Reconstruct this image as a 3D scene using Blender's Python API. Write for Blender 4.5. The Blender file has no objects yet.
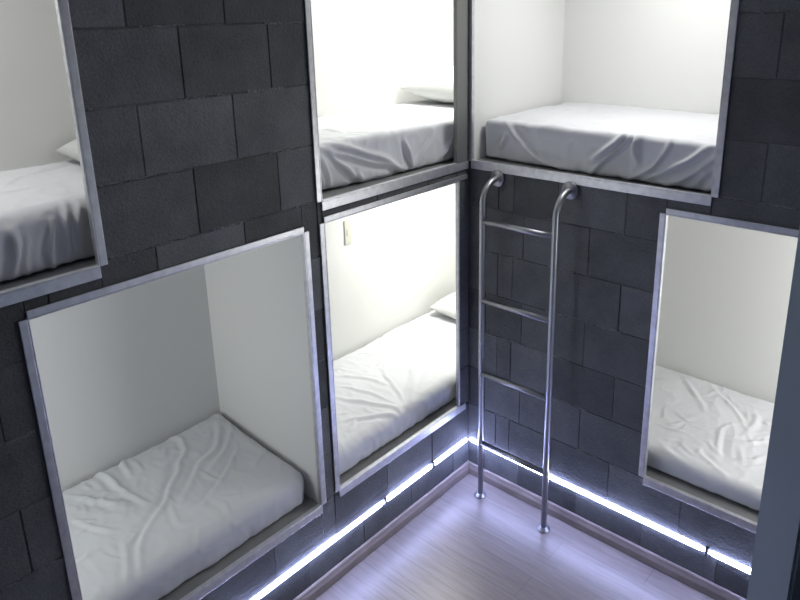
LED_E = 54.0
P_UM, P_LM, P_UB, P_LB, P_UL, P_LL, P_ROOM = 12.5, 9.5, 9, 11.5, 6, 4.4, 1.2
import bpy, bmesh, math, random
import numpy as np
from mathutils import Vector, Matrix, noise

S = bpy.context.scene
COL = S.collection
random.seed(4)

# ------------------------------------------------------------------ materials
def mat(name):
    m = bpy.data.materials.new(name); m.use_nodes = True
    nt = m.node_tree; b = nt.nodes['Principled BSDF']
    return m, nt, b

def N(nt, t, **kw):
    n = nt.nodes.new(t)
    for k, v in kw.items():
        if k in n.inputs: n.inputs[k].default_value = v
        else: setattr(n, k, v)
    return n

def bump(nt, b, height, strength, dist):
    bp = N(nt, 'ShaderNodeBump'); bp.inputs['Strength'].default_value = strength; bp.inputs['Distance'].default_value = dist
    nt.links.new(height, bp.inputs['Height']); nt.links.new(bp.outputs['Normal'], b.inputs['Normal'])

def ramp(nt, fac, c0, c1, p0=0.0, p1=1.0):
    r = N(nt, 'ShaderNodeValToRGB'); e = r.color_ramp.elements
    e[0].position = p0; e[0].color = (*c0, 1); e[1].position = p1; e[1].color = (*c1, 1)
    nt.links.new(fac, r.inputs['Fac']); return r.outputs['Color']

def mix(nt, a, b_, f, mode='MULTIPLY'):
    m = N(nt, 'ShaderNodeMix', data_type='RGBA', blend_type=mode)
    m.inputs['Factor'].default_value = f
    nt.links.new(a, m.inputs[6]); nt.links.new(b_, m.inputs[7]); return m.outputs[2]

def block_material():
    m, nt, b = mat('dark_block_paint')
    tc = N(nt, 'ShaderNodeTexCoord')
    at = N(nt, 'ShaderNodeAttribute', attribute_name='tone')
    n1 = N(nt, 'ShaderNodeTexNoise', Scale=7.0, Detail=6.0, Roughness=0.65)
    n2 = N(nt, 'ShaderNodeTexNoise', Scale=160.0, Detail=3.0)
    n3 = N(nt, 'ShaderNodeTexVoronoi', Scale=95.0)
    for n in (n1, n2, n3): nt.links.new(tc.outputs['Object'], n.inputs['Vector'])
    base = ramp(nt, n1.outputs['Fac'], (.084, .090, .093), (.135, .144, .148), .3, .72)
    base = mix(nt, base, at.outputs['Color'], 1.0)
    fine = ramp(nt, n2.outputs['Fac'], (.78,)*3, (1.15,)*3, .3, .7)
    base = mix(nt, base, fine, .8)
    nt.links.new(base, b.inputs['Base Color'])
    b.inputs['Roughness'].default_value = .72
    b.inputs['Specular IOR Level'].default_value = .35
    ad = N(nt, 'ShaderNodeMath', operation='MULTIPLY_ADD'); ad.inputs[1].default_value = .6
    nt.links.new(n3.outputs['Distance'], ad.inputs[0]); nt.links.new(n2.outputs['Fac'], ad.inputs[2])
    bump(nt, b, ad.outputs[0], .45, .004)
    return m

def simple(name, col, rough, metal=0.0, spec=.5, nscale=None, nstr=.1, ndist=.002, var=None):
    m, nt, b = mat(name)
    b.inputs['Base Color'].default_value = (*col, 1); b.inputs['Roughness'].default_value = rough
    b.inputs['Metallic'].default_value = metal; b.inputs['Specular IOR Level'].default_value = spec
    tc = N(nt, 'ShaderNodeTexCoord')
    if nscale:
        n = N(nt, 'ShaderNodeTexNoise', Scale=nscale, Detail=4.0); nt.links.new(tc.outputs['Object'], n.inputs['Vector'])
        bump(nt, b, n.outputs['Fac'], nstr, ndist)
    if var:
        n = N(nt, 'ShaderNodeTexNoise', Scale=var[0], Detail=5.0); nt.links.new(tc.outputs['Object'], n.inputs['Vector'])
        lo = tuple(c*(1-var[1]) for c in col); hi = tuple(min(1, c*(1+var[1])) for c in col)
        nt.links.new(ramp(nt, n.outputs['Fac'], lo, hi, .3, .7), b.inputs['Base Color'])
    return m

def metal_material():
    m, nt, b = mat('brushed_aluminium')
    tc = N(nt, 'ShaderNodeTexCoord')
    n = N(nt, 'ShaderNodeTexNoise', Scale=40.0, Detail=4.0); nt.links.new(tc.outputs['Object'], n.inputs['Vector'])
    nt.links.new(ramp(nt, n.outputs['Fac'], (.56, .57, .60), (.70, .71, .74), .3, .7), b.inputs['Base Color'])
    b.inputs['Metallic'].default_value = .75; b.inputs['Roughness'].default_value = .42
    bump(nt, b, n.outputs['Fac'], .05, .001)
    return m

def floor_material():
    m, nt, b = mat('grey_laminate_planks')
    tc = N(nt, 'ShaderNodeTexCoord')
    br = N(nt, 'ShaderNodeTexBrick', Scale=1.0); br.offset = .37
    br.inputs['Brick Width'].default_value = .95; br.inputs['Row Height'].default_value = .125
    br.inputs['Mortar Size'].default_value = .0012; br.inputs['Mortar Smooth'].default_value = .2
    br.inputs['Color1'].default_value = (.25, .222, .215, 1); br.inputs['Color2'].default_value = (.222, .198, .19, 1)
    br.inputs['Mortar'].default_value = (.15, .135, .135, 1)
    nt.links.new(tc.outputs['Object'], br.inputs['Vector'])
    mp = N(nt, 'ShaderNodeMapping'); mp.inputs['Scale'].default_value = (1.6, 22.0, 1.0)
    nt.links.new(tc.outputs['Object'], mp.inputs['Vector'])
    g = N(nt, 'ShaderNodeTexNoise', Scale=3.0, Detail=8.0, Roughness=.6, Distortion=.6)
    nt.links.new(mp.outputs['Vector'], g.inputs['Vector'])
    grain = ramp(nt, g.outputs['Fac'], (.78, .76, .75), (1.12, 1.12, 1.12), .3, .7)
    nt.links.new(mix(nt, br.outputs['Color'], grain, 1.0), b.inputs['Base Color'])
    b.inputs['Roughness'].default_value = .33
    bump(nt, b, g.outputs['Fac'], .05, .001)
    return m

def emission(name, col, strength):
    m = bpy.data.materials.new(name); m.use_nodes = True; nt = m.node_tree; nt.nodes.clear()
    e = N(nt, 'ShaderNodeEmission'); e.inputs['Color'].default_value = (*col, 1); e.inputs['Strength'].default_value = strength
    o = N(nt, 'ShaderNodeOutputMaterial'); nt.links.new(e.outputs[0], o.inputs[0]); return m

M_BLOCK = block_material()
M_PANEL = simple('white_panel', (.80, .80, .785), .55, spec=.35, nscale=25, nstr=.03)
M_BASE = simple('grey_shelf_board', (.27, .275, .275), .6, nscale=30, nstr=.05, var=(14, .12))
M_METAL = metal_material()
M_SHADEBAR = simple('shade_toned_metal', (.20, .205, .20), .5, metal=.4, nscale=40, nstr=.05)  # edging metal with the shade on the corner bar put into its colour
M_STEEL = simple('ladder_steel', (.36, .37, .40), .40, metal=1.0, nscale=60, nstr=.04)
M_SHEET = simple('white_cotton', (.68, .69, .715), .9, spec=.15, nscale=420, nstr=.12, ndist=.001)
M_PILLOW = simple('white_pillowcase', (.60, .61, .60), .9, spec=.15, nscale=380, nstr=.12, ndist=.001)
M_FLOOR = floor_material()
M_SKIRT = simple('taupe_wood', (.25, .215, .20), .42, nscale=30, nstr=.05, var=(9, .18))
M_PAINT = simple('dark_grey_paint', (.085, .092, .10), .75, nscale=30, nstr=.1)
M_CEIL = simple('white_ceiling_paint', (.72, .72, .72), .8, nscale=40, nstr=.05)
M_DOOR = simple('blue_grey_paint', (.33, .41, .48), .55, nscale=30, nstr=.05)
M_LED = emission('led_glow', (.50, .55, 1.0), LED_E)
M_PLASTIC = simple('cream_plastic', (.60, .60, .52), .4, nscale=30, nstr=.02)

# ------------------------------------------------------------------ mesh helpers
class MB:
    def __init__(self): self.bm = bmesh.new()
    def box(self, x0, x1, y0, y1, z0, z1, bev=0.0):
        x0, x1 = sorted((x0, x1)); y0, y1 = sorted((y0, y1)); z0, z1 = sorted((z0, z1))
        t = bmesh.new(); bmesh.ops.create_cube(t, size=1)
        for v in t.verts:
            v.co = Vector(((x0+x1)/2+v.co.x*(x1-x0), (y0+y1)/2+v.co.y*(y1-y0), (z0+z1)/2+v.co.z*(z1-z0)))
        if bev: bmesh.ops.bevel(t, geom=t.edges[:], offset=bev, segments=2, affect='EDGES', profile=.5)
        self.join(t); return self
    def join(self, t):
        me = bpy.data.meshes.new('tmp'); t.to_mesh(me); t.free(); self.bm.from_mesh(me); bpy.data.meshes.remove(me)
    def tube(self, pts, r, seg=16):
        pts = [Vector(p) for p in pts]; rings = []
        for i, p in enumerate(pts):
            d = (pts[min(i+1, len(pts)-1)] - pts[max(i-1, 0)]).normalized()
            a = Vector((1, 0, 0)) if abs(d.x) < .9 else Vector((0, 1, 0))
            u = d.cross(a).normalized(); w = d.cross(u)
            rings.append([self.bm.verts.new(p + r*(math.cos(t)*u + math.sin(t)*w)) for t in (2*math.pi*k/seg for k in range(seg))])
        for a, b in zip(rings, rings[1:]):
            for k in range(seg):
                f = self.bm.faces.new((a[k], a[(k+1) % seg], b[(k+1) % seg], b[k])); f.smooth = True
        self.bm.faces.new(rings[0][::-1]); self.bm.faces.new(rings[-1]); return self
    def lathe(self, prof, origin, axis, seg=32):
        """prof: (radius, height along axis)"""
        axis = Vector(axis).normalized(); a = Vector((1, 0, 0)) if abs(axis.x) < .9 else Vector((0, 1, 0))
        u = axis.cross(a).normalized(); w = axis.cross(u); o = Vector(origin); rings = []
        for r, h in prof:
            rings.append([self.bm.verts.new(o + h*axis + r*(math.cos(t)*u + math.sin(t)*w)) for t in (2*math.pi*k/seg for k in range(seg))])
        for a_, b_ in zip(rings, rings[1:]):
            for k in range(seg):
                f = self.bm.faces.new((a_[k], a_[(k+1) % seg], b_[(k+1) % seg], b_[k])); f.smooth = True
        self.bm.faces.new(rings[0][::-1]); self.bm.faces.new(rings[-1]); return self
    def build(self, name, material, parent=None, origin=None):
        bmesh.ops.recalc_face_normals(self.bm, faces=self.bm.faces[:])
        if parent is not None: off = Vector(parent['_w'])
        else: off = Vector(origin) if origin else Vector((0, 0, 0))
        for v in self.bm.verts: v.co -= off
        me = bpy.data.meshes.new(name); self.bm.to_mesh(me); self.bm.free()
        o = bpy.data.objects.new(name, me); COL.objects.link(o); me.materials.append(material)
        if parent is not None:
            o.parent = parent; o['_w'] = tuple(off)
        else:
            o.location = off; o['_w'] = tuple(off)
        return o

def tag(o, label, cat, group=None):
    o['label'] = label; o['category'] = cat
    if group: o['group'] = group
    return o
def struct(o): o['kind'] = 'structure'; return o
def empty(name, loc):
    o = bpy.data.objects.new(name, None); COL.objects.link(o); o.location = loc; o['_w'] = tuple(loc); o.empty_display_size = .1
    return o

# ------------------------------------------------------------------ block walls
T = .009                                  # wall thickness behind the face
PITCH = .1965
COURSES = [0.0] + [.18 + PITCH*k for k in range(13)] + [2.70]
CEIL = 2.70
def sub(rects, hole):
    out = []; a0, a1, b0, b1 = hole
    for (p0, p1, q0, q1) in rects:
        if p1 <= a0 or p0 >= a1 or q1 <= b0 or q0 >= b1: out.append((p0, p1, q0, q1)); continue
        if p0 < a0: out.append((p0, a0, q0, q1))
        if p1 > a1: out.append((a1, p1, q0, q1))
        m0, m1 = max(p0, a0), min(p1, a1)
        if q0 < b0: out.append((m0, m1, q0, b0))
        if q1 > b1: out.append((m0, m1, b1, q1))
    return out
MORTAR_T = 1.0
def block_wall(name, length0, length1, holes, joints, to3, pegs, slot):
    """to3(s, d, z): s along the wall, d out from the face into the room"""
    bm = bmesh.new(); tone = bm.loops.layers.float_color.new('tone')
    def quad(vs, t):
        f = bm.faces.new([bm.verts.new(to3(*v)) for v in vs])
        for l in f.loops: l[tone] = (t, t, t, 1)
    def slab(s0, s1, z0, z1, d0, d1, ch, t, jit=0.0):
        j = lambda: random.uniform(-jit, jit)
        b = [(s0, d0, z0), (s1, d0, z0), (s1, d0, z1), (s0, d0, z1)]
        m = [(s0, d1-ch, z0), (s1, d1-ch, z0), (s1, d1-ch, z1), (s0, d1-ch, z1)]
        f = [(s0+ch, d1+j(), z0+ch), (s1-ch, d1+j(), z0+ch), (s1-ch, d1+j(), z1-ch), (s0+ch, d1+j(), z1-ch)]
        vb = [bm.verts.new(to3(*v)) for v in b]; vm = [bm.verts.new(to3(*v)) for v in m]; vf = [bm.verts.new(to3(*v)) for v in f]
        fs = [bm.faces.new(vf), bm.faces.new(vb[::-1])]
        for k in range(4):
            n = (k+1) % 4
            fs.append(bm.faces.new((vb[k], vb[n], vm[n], vm[k]))); fs.append(bm.faces.new((vm[k], vm[n], vf[n], vf[k])))
        for fc in fs:
            for l in fc.loops: l[tone] = (t, t, t, 1)
    back = [(length0, length1, 0.0, CEIL)]
    for h in holes: back = sub(back, h)
    for (a, b, c, d) in back: slab(a, b, c, d, -T, -.0032, .0001, MORTAR_T)
    lo, hi = slot
    for k in range(len(COURSES)-1):
        z0, z1 = COURSES[k], COURSES[k+1]
        js = joints(k); edges = [length0] + [j for j in js if length0 + .02 < j < length1 - .02] + [length1]
        for s0, s1 in zip(edges, edges[1:]):
            g = random.uniform(.0012, .0022)
            t = random.choice((.74, .86, .96, 1.0, 1.1, 1.28)) * random.uniform(.95, 1.05)
            rs = [(s0+g, s1-g, z0+g, z1-g)]
            for h in holes: rs = sub(rs, h)
            rs = sub(rs, (length0-1, length1+1, lo, hi))
            dd = random.uniform(-.0012, .0012)
            for (a, b, c, d) in rs:
                if b-a > .012 and d-c > .012: slab(a, b, c, d, -.0031, dd, .0020, t, .0007)
    # ragged squeezed mortar along some bed joints
    for k in range(1, len(COURSES)-1):
        if k == 1: continue
        z = COURSES[k]; s = length0
        while s < length1:
            w = random.uniform(.02, .16)
            if random.random() < .42:
                rs = [(s, min(s+w, length1), z-random.uniform(.001, .005), z+random.uniform(.001, .005))]
                for h in holes: rs = sub(rs, (h[0]-.03, h[1]+.03, h[2]-.03, h[3]+.03))
                for (a, b, c, d) in rs:
                    n = max(2, int((b-a)/.012)); 
                    for i in range(n):
                        u0 = a+(b-a)*i/n; u1 = a+(b-a)*(i+1)/n; e = random.uniform(-.0015, .002)
                        slab(u0, u1, c+e, d+e, -.0032, random.uniform(.0, .0025), .0012, random.uniform(1.05, 1.6))
            s += w
    for s in pegs: slab(s-.006, s+.006, lo-.008, hi+.008, -.0045, .013, .003, .8)
    me = bpy.data.meshes.new(name); bmesh.ops.recalc_face_normals(bm, faces=bm.faces[:]); bm.to_mesh(me); bm.free()
    me.materials.append(M_BLOCK)
    o = bpy.data.objects.new(name, me); COL.objects.link(o); struct(o); return o

# openings: (s0, s1, z0, z1); on the left wall s = -y, on the back wall s = x
UL = (1.612, 2.55, 1.544, 2.60)
UM = (.088, .843, 1.553, 2.60)
LL = (.928, 1.806, .374, 1.464)
LM = (.078, .838, .388, 1.476)
UB = (.018, 1.018, 1.553, 2.60)
LB = (.869, 1.76, .381, 1.468)
LEFT_END, BACK_END = 2.9, 2.06
SLOT = (.171, .189)
def jl(k):
    if k % 2 == 1: return [.862 + .2955*i for i in range(-2, 9)]
    return [1.012 + .298*i for i in range(-3, 8)]
def jb(k):
    if k % 2 == 1: return [.16, .235, .44, .722, 1.02, 1.315, 1.61, 1.905]
    return [.096, .286, .582, .876, 1.17, 1.465, 1.76, 2.055]
A3 = lambda s, d, z: Vector((d, -s, z))
B3 = lambda s, d, z: Vector((s, -d, z))
block_wall('wall_left', -.03, LEFT_END, [UL, UM, LL, LM], lambda k: jl(k), A3, [.272, .588], SLOT)
block_wall('wall_back', 0.0, BACK_END, [UB, LB], lambda k: jb(k), B3, [1.133], SLOT)

struct(MB().box(0, BACK_END, -LEFT_END, 0, -.05, 0).build('floor', M_FLOOR))
struct(MB().box(0, BACK_END, -LEFT_END, 0, CEIL, CEIL+.05).build('ceiling', M_CEIL))
struct(MB().box(BACK_END, BACK_END+.05, -LEFT_END, 0, 0, CEIL).build('wall_right', M_PAINT))
struct(MB().box(0, BACK_END, -LEFT_END-.05, -LEFT_END, 0, CEIL).build('wall_front', M_PAINT))
def skirting(name, ax):
    prof = [(0, 0), (.017, 0), (.017, .030), (.012, .044), (.0105, .052), (.006, .056), (0, .056)]
    m = MB(); L = LEFT_END if ax == 'A' else BACK_END; f = A3 if ax == 'A' else B3
    ends = []
    for side in (0, 1):
        ends.append([m.bm.verts.new(f((d if side == 0 else L), d+.0035, z)) for d, z in prof])
    for k in range(len(prof)):
        n = (k+1) % len(prof); m.bm.faces.new((ends[0][k], ends[0][n], ends[1][n], ends[1][k]))
    m.bm.faces.new(ends[0]); m.bm.faces.new(ends[1][::-1])
    return struct(m.build(name, M_SKIRT))
skirting('baseboard_left', 'A'); skirting('baseboard_back', 'B')

# ------------------------------------------------------------------ bunk cubbies
DEPTH = .65
FP = .008                                 # how far the metal edging stands off the blocks
def cubby(side, op, inner, label, widths, extra=(), bot_ext=0.0, top_ext=0.0, shaded_bar=False):
    s0, s1, z0, z1 = op; i0, i1, t1 = inner; f = A3 if side == 'A' else B3
    depth = DEPTH if side == 'A' else .765
    root = empty('bunk_cubby', f((s0+s1)/2, -T, z0))
    tag(root, label, 'bunk', 'bunk cubbies built into the block walls')
    def bx(a0, a1, d0, d1, c0, c1, bev=0.0):
        p, q = f(a0, d0, c0), f(a1, d1, c1); return MB().box(p.x, q.x, p.y, q.y, p.z, q.z, bev)
    w = .012; b0 = z0 - .004
    bx(i0, i1, -depth-w, -depth, b0-w, t1).build('back_panel', M_PANEL, root)
    bx(i0-w, i0, -depth-w, -T, b0-w, t1).build('side_panel', M_PANEL, root)
    bx(i1, i1+w, -depth-w, -T, b0-w, t1).build('side_panel', M_PANEL, root)
    bx(i0, i1, -depth, -T, t1-w, t1).build('ceiling_panel', M_PANEL, root)
    bx(i0, i1, -depth, -T, b0-w, b0).build('base_board', M_BASE, root)
    for (a0, a1) in extra: bx(a0, a1, -T-w, -T, b0, t1-w).build('front_panel', M_PANEL, root)
    wl, wr, wt, wb = widths; r = .004
    def bar(face, ret, mt=M_METAL):
        m = bx(*face, .0018); n = bx(*ret, .0008); me = bpy.data.meshes.new('t'); n.bm.to_mesh(me); n.bm.free(); m.bm.from_mesh(me); bpy.data.meshes.remove(me)
        return m.build('frame_bar', mt, root)
    lb = bar((s0-wl, s0, .0035, FP, z0, z1), (s0, s0+r, -T, FP, z0+r, z1-r), M_SHADEBAR if shaded_bar else M_METAL)
    if shaded_bar: lb['label'] = 'wide metal bar with shade put into its colour'
    bar((s1, s1+wr, .0035, FP, z0, z1), (s1-r, s1, -T, FP, z0+r, z1-r))
    bar((s0-top_ext, s1, .0035, FP, z1, z1+wt), (s0, s1, -T, FP, z1-r, z1))
    bar((s0-bot_ext, s1, .0035, FP, z0-wb, z0), (s0, s1, -T, FP, z0, z0+r))
    return root
G = .021
cubby('A', UL, (1.25, 2.75, 2.64), 'upper bunk cubby at far left, cut off by the photo edge, with grey metal edging', (G, G, G, .032))
cubby('A', UM, (-.86, .87, 2.64), 'upper bunk cubby on left wall beside the corner, glowing white inside', (.070, G, G, .034), extra=[(-.86, -.001)], bot_ext=.078, shaded_bar=True)
cubby('A', LL, (.928, 2.40, 1.495), 'large lower bunk cubby at left with plain dim grey-white panels and no pillow', (G, G, G, .032))
cubby('A', LM, (-.86, .87, 1.50), 'brightly lit lower bunk cubby beside the corner, with a switch on its back panel', (.006, G, G, .033), extra=[(-.86, -.001)], bot_ext=.050, top_ext=.062)
cubby('B', UB, (.006, 1.45, 2.64), 'upper bunk cubby above the ladder on the right wall', (.016, G, G, .032))
cubby('B', LB, (.25, 1.95, 1.50), 'lower bunk cubby right of the ladder, partly hidden by the door edge', (G, G, G, .030))

# ------------------------------------------------------------------ mattresses under fitted sheets
CR_LL = [[(-0.661, -1.187), (-0.572, -1.159), (-0.499, -1.188), (-0.39, -1.29), (-0.333, -1.344), (-0.268, -1.409), (-0.229, -1.508), (-0.102, -1.582), (-0.019, -1.62)], [(-0.563, -0.993), (-0.451, -1.059), (-0.368, -1.192), (-0.301, -1.292), (-0.242, -1.363)], [(-0.55, -0.949), (-0.438, -1.017), (-0.353, -1.124), (-0.303, -1.218)], [(-0.661, -1.477), (-0.54, -1.467), (-0.416, -1.462), (-0.323, -1.432)], [(-0.428, -1.644), (-0.365, -1.612), (-0.303, -1.582)], [(-0.573, -1.606), (-0.495, -1.553), (-0.383, -1.505)], [(-0.266, -1.383), (-0.188, -1.409), (-0.146, -1.407), (-0.147, -1.386)], [(-0.65, -1.386), (-0.558, -1.404), (-0.508, -1.415)], [(-0.371, -1.022), (-0.293, -1.101), (-0.229, -1.207), (-0.186, -1.293), (-0.176, -1.355)], [(-0.112, -1.367), (-0.059, -1.407), (-0.009, -1.406)], [(-0.661, -1.024), (-0.625, -0.96), (-0.556, -0.954)], [(-0.182, -1.266), (-0.138, -1.253), (-0.049, -1.27), (0.012, -1.284)], [(-0.237, -1.578), (-0.16, -1.593), (-0.086, -1.642)]]
CR_LM = [[(-0.356, -0.533), (-0.243, -0.476), (-0.123, -0.43), (-0.029, -0.403)], [(-0.379, 0.065), (-0.235, -0.125), (-0.114, -0.297), (-0.036, -0.391)], [(-0.197, -0.64), (-0.114, -0.523), (-0.043, -0.431)], [(-0.014, -0.701), (-0.043, -0.575), (-0.023, -0.431)], [(-0.352, 0.087), (-0.193, -0.05), (-0.11, -0.22)], [(-0.382, -0.204), (-0.193, -0.289), (-0.07, -0.368)], [(-0.499, -0.403), (-0.389, -0.333), (-0.249, -0.297)], [(0.042, -0.738), (0.016, -0.617), (0.005, -0.504)], [(-0.396, -0.455), (-0.28, -0.397), (-0.119, -0.391)]]
CR_LB = [[(0.879, 0.707), (0.987, 0.609), (1.076, 0.511), (1.119, 0.44)], [(0.75, 0.701), (0.864, 0.568), (0.934, 0.477)], [(0.803, 0.243), (0.883, 0.256), (0.939, 0.264)], [(1.019, 0.382), (1.058, 0.263), (1.079, 0.185)], [(1.093, 0.609), (1.132, 0.53), (1.125, 0.419)], [(0.856, 0.144), (0.967, 0.068), (1.045, 0.066)], [(1.135, 0.209), (1.199, 0.239), (1.225, 0.33)], [(1.067, 0.32), (1.149, 0.339), (1.212, 0.416)], [(1.0, 0.19), (1.072, 0.11), (1.138, 0.1)]]
CR_UB = [[(0.143, 1.725), (0.191, 1.664), (0.268, 1.608), (0.357, 1.567), (0.455, 1.56)], [(0.722, 1.751), (0.679, 1.69), (0.609, 1.623), (0.536, 1.559)], [(0.71, 1.75), (0.642, 1.697), (0.546, 1.615)], [(0.839, 1.717), (0.822, 1.648), (0.769, 1.596), (0.7, 1.557)], [(0.987, 1.722), (0.92, 1.66), (0.837, 1.605), (0.759, 1.571)], [(0.992, 1.674), (0.935, 1.607), (0.841, 1.56)], [(0.99, 1.636), (0.949, 1.575)], [(0.114, 1.603), (0.144, 1.66)], [(0.729, 1.74), (0.722, 1.671), (0.731, 1.626)]]
CR_UM = [[(-0.766, 1.719), (-0.695, 1.692), (-0.567, 1.647), (-0.427, 1.598), (-0.34, 1.565)], [(-0.724, 1.728), (-0.599, 1.685), (-0.474, 1.64), (-0.365, 1.578)], [(-0.768, 1.689), (-0.742, 1.629), (-0.725, 1.571)], [(-0.717, 1.688), (-0.657, 1.63), (-0.583, 1.567)], [(-0.592, 1.602), (-0.577, 1.566)], [(-0.348, 1.688), (-0.325, 1.633), (-0.3, 1.566)], [(-0.175, 1.699), (-0.232, 1.627), (-0.274, 1.571)], [(-0.78, 1.66), (-0.764, 1.61), (-0.756, 1.569)], [(-0.12, 1.59), (-0.061, 1.646)]]
CR_UL = [[(-1.684, 1.673), (-1.705, 1.597), (-1.7, 1.522)], [(-1.638, 1.698), (-1.659, 1.621), (-1.662, 1.548)], [(-1.759, 1.656), (-1.763, 1.586), (-1.756, 1.53)], [(-1.593, 1.707), (-1.621, 1.639), (-1.62, 1.564)], [(-1.787, 1.672), (-1.783, 1.61), (-1.8, 1.553)]]
def seg_dist(P, line):
    """distance of points P (n,2) to a polyline and the fraction along it"""
    L = np.array(line, float); seg = np.linalg.norm(np.diff(L, axis=0), axis=1); tot = seg.sum(); acc = 0
    best = np.full(len(P), 9.0); fr = np.zeros(len(P)); sg = np.zeros(len(P))
    for a, b, l in zip(L[:-1], L[1:], seg):
        d = (b-a)/max(l, 1e-6); q = P-a; t = np.clip(q@d, 0, l); r = q - t[:, None]*d; dist = np.linalg.norm(r, axis=1)
        m = dist < best; best[m] = dist[m]; fr[m] = (acc+t[m])/tot; sg[m] = np.sign(d[0]*q[m, 1]-d[1]*q[m, 0]); acc += l
    return best, fr, sg
def smooth(line, n=3):
    L = [np.array(p, float) for p in line]
    for _ in range(n):
        M = [L[0]]
        for a, b in zip(L, L[1:]): M += [a*.75+b*.25, a*.25+b*.75]
        L = M + [L[-1]]
    return L
def nz(P, sc, off=0.0):
    return np.array([noise.noise(Vector((p[0]*sc[0]+off, p[1]*sc[1]-off, p[2]*sc[2]+off*.7))) for p in P])

def mattress(name_label, side, s0, s1, d0, d1, z0, z1, tops, fronts, step=.0072, seed=0.0, amp=.010, r=.05, skew=0.0, fine=.003, fr_amp=.016, nmain=99, cw=.0105, tilt=0.0):
    """s along the wall, d depth behind the wall face (positive inward), sheet-covered mattress"""
    f = (lambda s, d, z: (-d, -s, z)) if side == 'A' else (lambda s, d, z: (s, d, z))
    Ls, Ld, Lz = s1-s0, d1-d0, z1-z0
    ns, nd, nzv = int(Ls/step), int(Ld/step), max(10, int(Lz/step))
    verts = []; faces = []
    def grid(fn, na, nb):
        o = len(verts)
        for i in range(na+1):
            for j in range(nb+1): verts.append(fn(i/na, j/nb))
        for i in range(na):
            for j in range(nb):
                a = o+i*(nb+1)+j; faces.append((a, a+1, a+nb+2, a+nb+1))
    grid(lambda a, b: (s0+Ls*a, d0+Ld*b, z1), ns, nd); grid(lambda a, b: (s0+Ls*a, d0+Ld*b, z0), 8, 8)
    grid(lambda a, b: (s0+Ls*a, d0, z0+Lz*b), ns, nzv); grid(lambda a, b: (s0+Ls*a, d1, z0+Lz*b), ns, nzv)
    grid(lambda a, b: (s0, d0+Ld*a, z0+Lz*b), nd, nzv); grid(lambda a, b: (s1, d0+Ld*a, z0+Lz*b), nd, nzv)
    Q = np.array(verts); lo = np.array([s0+r, d0+r, z0+.012]); hi = np.array([s1-r, d1-r, z1-r])
    Cc = np.clip(Q, lo, hi); n = Q-Cc; ln = np.linalg.norm(n, axis=1); n /= np.maximum(ln, 1e-6)[:, None]
    rr = np.where(Q[:, 2] < z0+.012, .012, r)
    P = Cc + n*np.minimum(ln, rr)[:, None]
    top = np.clip(n[:, 2], 0, 1)**.7; fro = np.clip(-n[:, 1], 0, 1)
    disp = np.zeros(len(P))
    low = nz(P, (3.2, 3.2, 3.2), seed); mid = nz(P, (9, 7, 9), seed+5); rid = 1-np.abs(nz(P, (15, 10, 12), seed+9))*2
    disp += .007*low + fine*1.2*mid + fine*.9*np.clip(rid, 0, 1)**2
    disp += .0011*top*np.clip(1.2-4*np.abs(nz(P, (26, 16, 20), seed+12)), 0, 1)
    W = np.stack([P[:, 0] + .014*nz(P, (11, 11, 11), seed+2), P[:, 1] + .014*nz(P, (11, 11, 11), seed+3), P[:, 2]], 1)
    def creases(lines, UV, wgt, amp, w0, nmain=99):
        nonlocal disp
        rnd = random.Random(int(seed*10)+7)
        for il, ln_ in enumerate(lines):
            a = amp*rnd.uniform(.65, 1.15)*(1.0 if il < nmain else .55); w = w0*rnd.uniform(.75, 1.25)*(1.0 if il < nmain else .72)
            dd, t, sg = seg_dist(UV, smooth(ln_))
            env = np.sin(np.clip(t, .03, .97)*math.pi)**.5
            g = np.exp(-(dd/w)**2) - .45*np.exp(-((dd-2.1*w)/(1.1*w))**2)*(sg > 0)
            disp += a*env*wgt*g
    creases(tops, W[:, :2], top, amp, cw, nmain)
    creases(fronts, np.stack([W[:, 0], P[:, 2]], 1), np.maximum(fro, .0), fr_amp, .0092)
    # small puckers where the sheet tucks under along the front
    tuck = np.clip(1-(P[:, 2]-z0)/(.55*Lz), 0, 1)*fro
    disp += tuck*.007*nz(np.stack([P[:, 0], P[:, 1]*0, P[:, 2]*.25], 1), (34, 1, 12), seed+4) - tuck*.006
    P = P + n*disp[:, None]
    P[:, 2] = np.maximum(P[:, 2], z0)
    P[:, 2] -= tilt*np.clip((d1-P[:, 1])/Ld, 0, 1)**1.5*(P[:, 2]-z0)/Lz
    P[:, 1] += skew*np.maximum(P[:, 0], 0) if side == 'A' and skew > 0 else skew*(P[:, 0]-(s0+s1)/2)
    P[:, 1] = np.maximum(P[:, 1], np.where(P[:, 0] < 0, .025, .013))
    bm = bmesh.new(); vs = [bm.verts.new(f(*p)) for p in P]
    for fc in faces: bm.faces.new([vs[i] for i in fc])
    bmesh.ops.remove_doubles(bm, verts=bm.verts[:], dist=.0006)
    m = MB(); m.bm.free(); m.bm = bm
    for fc in bm.faces: fc.smooth = True
    o = m.build('mattress', M_SHEET, origin=f((s0+s1)/2, (d0+d1)/2, z0))
    return tag(o, name_label, 'mattress', 'sheeted mattresses in the bunks')

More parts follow.
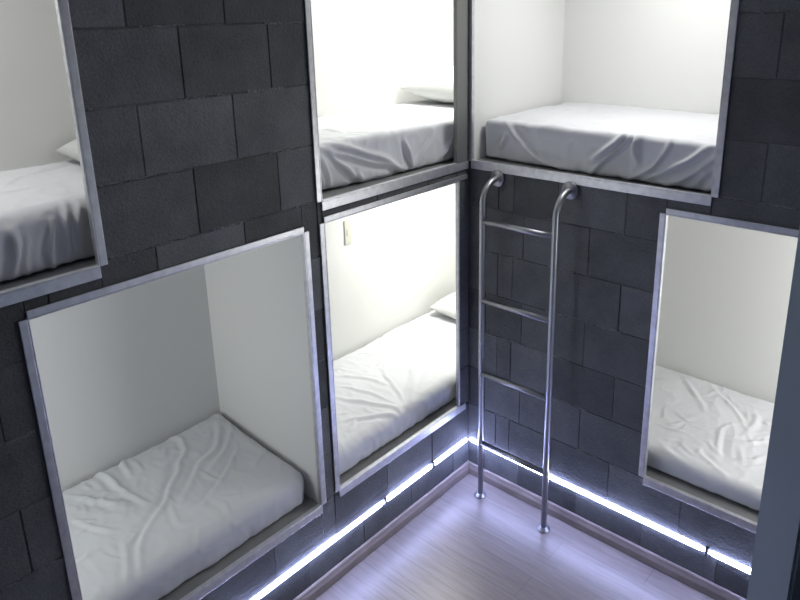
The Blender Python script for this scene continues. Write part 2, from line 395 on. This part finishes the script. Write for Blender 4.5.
inv = lambda L: [[(-p[1], -p[0]) for p in l] for l in L]        # (x, y) on the left wall -> (s, d)
invf = lambda L: [[(-p[0], p[1]) for p in l] for l in L]        # (y, z) -> (s, z)
def rand_lines(seed, s0, s1, d0, d1, n, ln=.18):
    r = random.Random(seed); out = []
    for _ in range(n):
        a = r.uniform(0, math.pi); s = r.uniform(s0, s1); d = r.uniform(d0, d1); k = r.uniform(-.5, .5); l = ln*r.uniform(.5, 1.2)
        out.append([(s, d), (s+l*.5*math.cos(a), d+l*.5*math.sin(a)), (s+l*.5*math.cos(a)+l*.5*math.cos(a+k), d+l*.5*math.sin(a)+l*.5*math.sin(a+k))])
    return out
mattress('mattress in a wrinkled white sheet in the large dim lower bunk at left', 'A', 0.938, 2.38, .052, .645, .370, .534, inv(CR_LL) + rand_lines(3, 1.0, 2.3, .08, .6, 60, .10), [], seed=1.3, amp=.0085, fine=.0025, nmain=13, r=.050, tilt=.035, cw=.0085)
mattress('mattress in a creased white sheet in the bright lower bunk below the corner', 'A', -.84, .855, .045, .645, .384, .510, inv(CR_LM) + rand_lines(5, -.2, .8, .1, .6, 30, .12), [], seed=2.7, amp=.009, fine=.0027, nmain=9, cw=.0095, r=.045)
mattress('mattress in a white sheet in the lower bunk right of the ladder', 'B', 0.27, 1.93, .058, .760, .377, .470, [[(p[0], p[1]) for p in l] for l in CR_LB] + rand_lines(8, .8, 1.6, .1, .7, 40, .13), [], seed=4.1, amp=.0058, fine=.0026, nmain=9, r=.042)
mattress('mattress with sheet draped in swooping folds in the upper bunk above the ladder', 'B', 0.022, 1.43, .045, .760, 1.549, 1.722, rand_lines(11, .1, 1.3, .1, .7, 10), CR_UB, seed=5.2, nmain=0, fr_amp=.021, cw=.010, r=.020, skew=-.05)
mattress('mattress with diagonally creased white sheet in the glowing upper bunk beside the corner', 'A', -.84, .83, .042, .645, 1.549, 1.725, rand_lines(13, -.2, .8, .1, .6, 12), invf(CR_UM), seed=6.6, nmain=0, fr_amp=.020, r=.022, skew=.055)
mattress('mattress with hanging white sheet in the upper bunk at far left', 'A', 1.27, 2.73, .040, .645, 1.537, 1.712, rand_lines(17, 1.5, 2.3, .1, .6, 16), invf(CR_UL), seed=7.9, nmain=0, r=.060, skew=-.08)

def pillow(label, c, size, rot, tilt=0.0, seed=0.0):
    bm = bmesh.new(); n = 40; lx, ly, h = size; g = {}
    for side in (1, -1):
        for i in range(n+1):
            for j in range(n+1):
                u, v = 2*i/n-1, 2*j/n-1
                edge = i in (0, n) or j in (0, n)
                if side == -1 and edge: g[(side, i, j)] = g[(1, i, j)]; continue
                th = ((1-abs(u)**2.4)*(1-abs(v)**2.4))**.5
                x = u*lx/2*(1-.10*(1-abs(u))*v*v - .05*v*v*(1-u*u)); y = v*ly/2*(1-.12*u*u*(1-v*v))
                wv = .5*noise.noise(Vector((x*9+seed, y*9, seed))) + .35*noise.noise(Vector((x*20, y*20+seed, seed)))
                z = side*h/2*th*(1+.22*wv) * (1.0 if side > 0 else .75) + .004*noise.noise(Vector((x*25, y*25, seed+3)))*th
                g[(side, i, j)] = bm.verts.new((x, y, z + h*.375))
        for i in range(n):
            for j in range(n):
                q = [g[(side, i, j)], g[(side, i+1, j)], g[(side, i+1, j+1)], g[(side, i, j+1)]]
                if len(set(q)) < 3: continue
                fc = bm.faces.new(q if side > 0 else q[::-1]); fc.smooth = True
    me = bpy.data.meshes.new('pillow'); bmesh.ops.recalc_face_normals(bm, faces=bm.faces[:]); bm.to_mesh(me); bm.free(); me.materials.append(M_PILLOW)
    o = bpy.data.objects.new('pillow', me); COL.objects.link(o); o.location = c; o.rotation_euler = (tilt, 0, rot)
    return tag(o, label, 'pillow', 'white pillows on the bunks')
pillow('white pillow on the upper bunk at far left, half hidden by the metal edging', (-.43, -1.30, 1.714), (.40, .27, .12), 0, .05, 1.0)
pillow('white pillow at the right end of the glowing upper bunk beside the corner', (-.39, .45, 1.728), (.46, .40, .20), 0, 0, 2.0)
pillow('white pillow at the right end of the bright lower bunk below the corner', (-.35, .56, .512), (.46, .32, .14), 0, 0, 3.0)

# ------------------------------------------------------------------ switch, led strips, ladder, door
sw = empty('light_switch', (-.65, -.1275, 1.07)); tag(sw, 'small cream light switch plate on the back panel of the bright lower bunk', 'light switch')
MB().box(-.650, -.6445, -.149, -.106, 1.070, 1.196, .002).build('switch_plate', M_PLASTIC, sw)
MB().box(-.6450, -.642, -.1365, -.1185, 1.115, 1.150, .0015).build('rocker', M_PLASTIC, sw)

def led(label, f, spans, L):
    root = empty('led_strip', f(L/2, 0, SLOT[0])); tag(root, label, 'light strip')
    for a, b in spans:
        m = MB(); zc = (SLOT[0]+SLOT[1])/2; prof = [(-.0055, -.0095), (.003, -.0095)] + [(.003+.006*math.cos(t), .0095*math.sin(t)) for t in (math.pi*(k/8-.5) for k in range(1, 8))] + [(.003, .0095), (-.0055, .0095)]
        ends = []
        for s, k in ((a, .35), (a+.02, 1), (b-.02, 1), (b, .35)):
            ends.append([m.bm.verts.new(f(s, (d if d > 0 else d), zc+z*k)) for d, z in prof])
        for e0, e1 in zip(ends, ends[1:]):
            for k in range(len(prof)):
                n = (k+1) % len(prof); fc = m.bm.faces.new((e0[k], e0[n], e1[n], e1[k])); fc.smooth = True
        m.bm.faces.new(ends[0]); m.bm.faces.new(ends[-1][::-1])
        m.build('strip_segment', M_LED, root)
led('glowing white light strip low on the left block wall, under the lower bunks', A3, [(.012, .265), (.279, .581), (.595, LEFT_END-.02)], LEFT_END)
led('glowing white light strip low on the right block wall, behind the ladder foot', B3, [(.012, 1.126), (1.140, BACK_END-.02)], BACK_END)

lad = empty('bunk_ladder', (.326, -.113, 0)); tag(lad, 'tubular steel bunk ladder with four rungs fixed to the right block wall', 'ladder')
LB1, LB2, OFF, RR = .157, .495, .113, .0128
for x in (LB1, LB2):
    pts = [(x, -OFF, .003), (x, -OFF, .4), (x, -OFF, .8), (x, -OFF, 1.2)]
    zt, rad = 1.497, .092
    for k in range(0, 13):
        a = math.pi/2*k/12; pts.append((x, -OFF + rad*(1-math.cos(a)), zt-rad+rad*math.sin(a)))
    pts.append((x, -.014, zt))
    rail = MB().tube(pts, RR, 18).build('rail', M_STEEL, lad)
    MB().lathe([(.033, .0), (.035, .002), (.035, .005), (.031, .008), (.016, .009), (.0135, .013)], (x, -FP-.0005, zt), (0, -1, 0)).build('wall_flange', M_STEEL, rail)
    MB().lathe([(.027, .0), (.028, .002), (.027, .005), (.018, .007), (.0145, .014)], (x, -OFF, .0005), (0, 0, 1)).build('floor_flange', M_STEEL, rail)
for z in (1.335, .984, .636, .282):
    MB().tube([(LB1, -OFF, z), (LB2, -OFF, z)], .0115, 16).build('rung', M_STEEL, lad)

# open door leaf, its free edge towards the room
dn = Vector((-.5, -.866, 0)); side = Vector((.866, -.5, 0)); P0 = Vector((1.600, -1.602, 0))
m = MB(); vs = []
for z in (.012, 2.08):
    vs.append([m.bm.verts.new(P0 + side*a - dn*b + Vector((0, 0, z))) for a, b in ((0, 0), (.055, 0), (.055, .78), (0, .78))])
for k in range(4): m.bm.faces.new((vs[0][k], vs[0][(k+1) % 4], vs[1][(k+1) % 4], vs[1][k]))
m.bm.faces.new(vs[0][::-1]); m.bm.faces.new(vs[1])
bmesh.ops.bevel(m.bm, geom=m.bm.edges[:], offset=.003, segments=2, affect='EDGES')
struct(m.build('door_1', M_DOOR, origin=P0))

# ------------------------------------------------------------------ lamps and room fill
def area(name, loc, size, power, col, size_y=None):
    l = bpy.data.lights.new(name, 'AREA'); l.energy = power; l.color = col; l.size = size
    if size_y: l.shape = 'RECTANGLE'; l.size_y = size_y
    o = bpy.data.objects.new(name, l); COL.objects.link(o); o.location = loc; return o
FLUO = (1.0, 1.0, .93); COOL = (.95, .97, 1.0)
area('bunk_lamp', (-.40, .25, 2.61), .30, P_UM, FLUO)
area('bunk_lamp', (-.38, .25, 1.47), .26, P_LM, FLUO)
area('bunk_lamp', (.70, .20, 2.61), .28, P_UB, (1, 1, .97))
area('bunk_lamp', (1.935, .40, 1.02), .5, P_LB, (1, 1, .96), .8).rotation_euler = (0, math.radians(90), 0)
area('bunk_lamp', (-.38, -2.05, 2.61), .30, P_UL, (1, 1, .97))
area('bunk_lamp', (-.36, -2.385, 1.08), .5, P_LL, (.96, 1, .985), .7).rotation_euler = (math.radians(90), 0, 0)
area('room_fill', (1.1, -1.5, 2.69), .7, P_ROOM, COOL)  # added soft fill from overhead, not a known ceiling light

w = bpy.data.worlds.new('World'); S.world = w; w.use_nodes = True
w.node_tree.nodes['Background'].inputs['Color'].default_value = (.5, .55, .65, 1)
w.node_tree.nodes['Background'].inputs['Strength'].default_value = .02

# ------------------------------------------------------------------ camera
cd = bpy.data.cameras.new('Camera'); cam = bpy.data.objects.new('Camera', cd); COL.objects.link(cam)
right = Vector((.7483869, .6629164, -.0214223)); up = Vector((-.1686438, .2214256, .9604843)); fwd = Vector((-.6414642, .7152011, -.2775087))
mw = Matrix((right, up, -fwd)).transposed().to_4x4(); mw.translation = Vector((1.7453, -2.3306, 2.163))
cam.matrix_world = mw
cd.sensor_width = 36; cd.lens = 36*687.16/800; cd.shift_x = -10.038/800; cd.shift_y = -87.63/800; cd.clip_start = .02
S.camera = cam
for o in bpy.data.objects:
    if '_w' in o: del o['_w']
S.view_settings.view_transform = 'Standard'; S.view_settings.look = 'None'
S.view_settings.exposure = 0.0; S.view_settings.gamma = 1.0; S.view_settings.use_curve_mapping = False
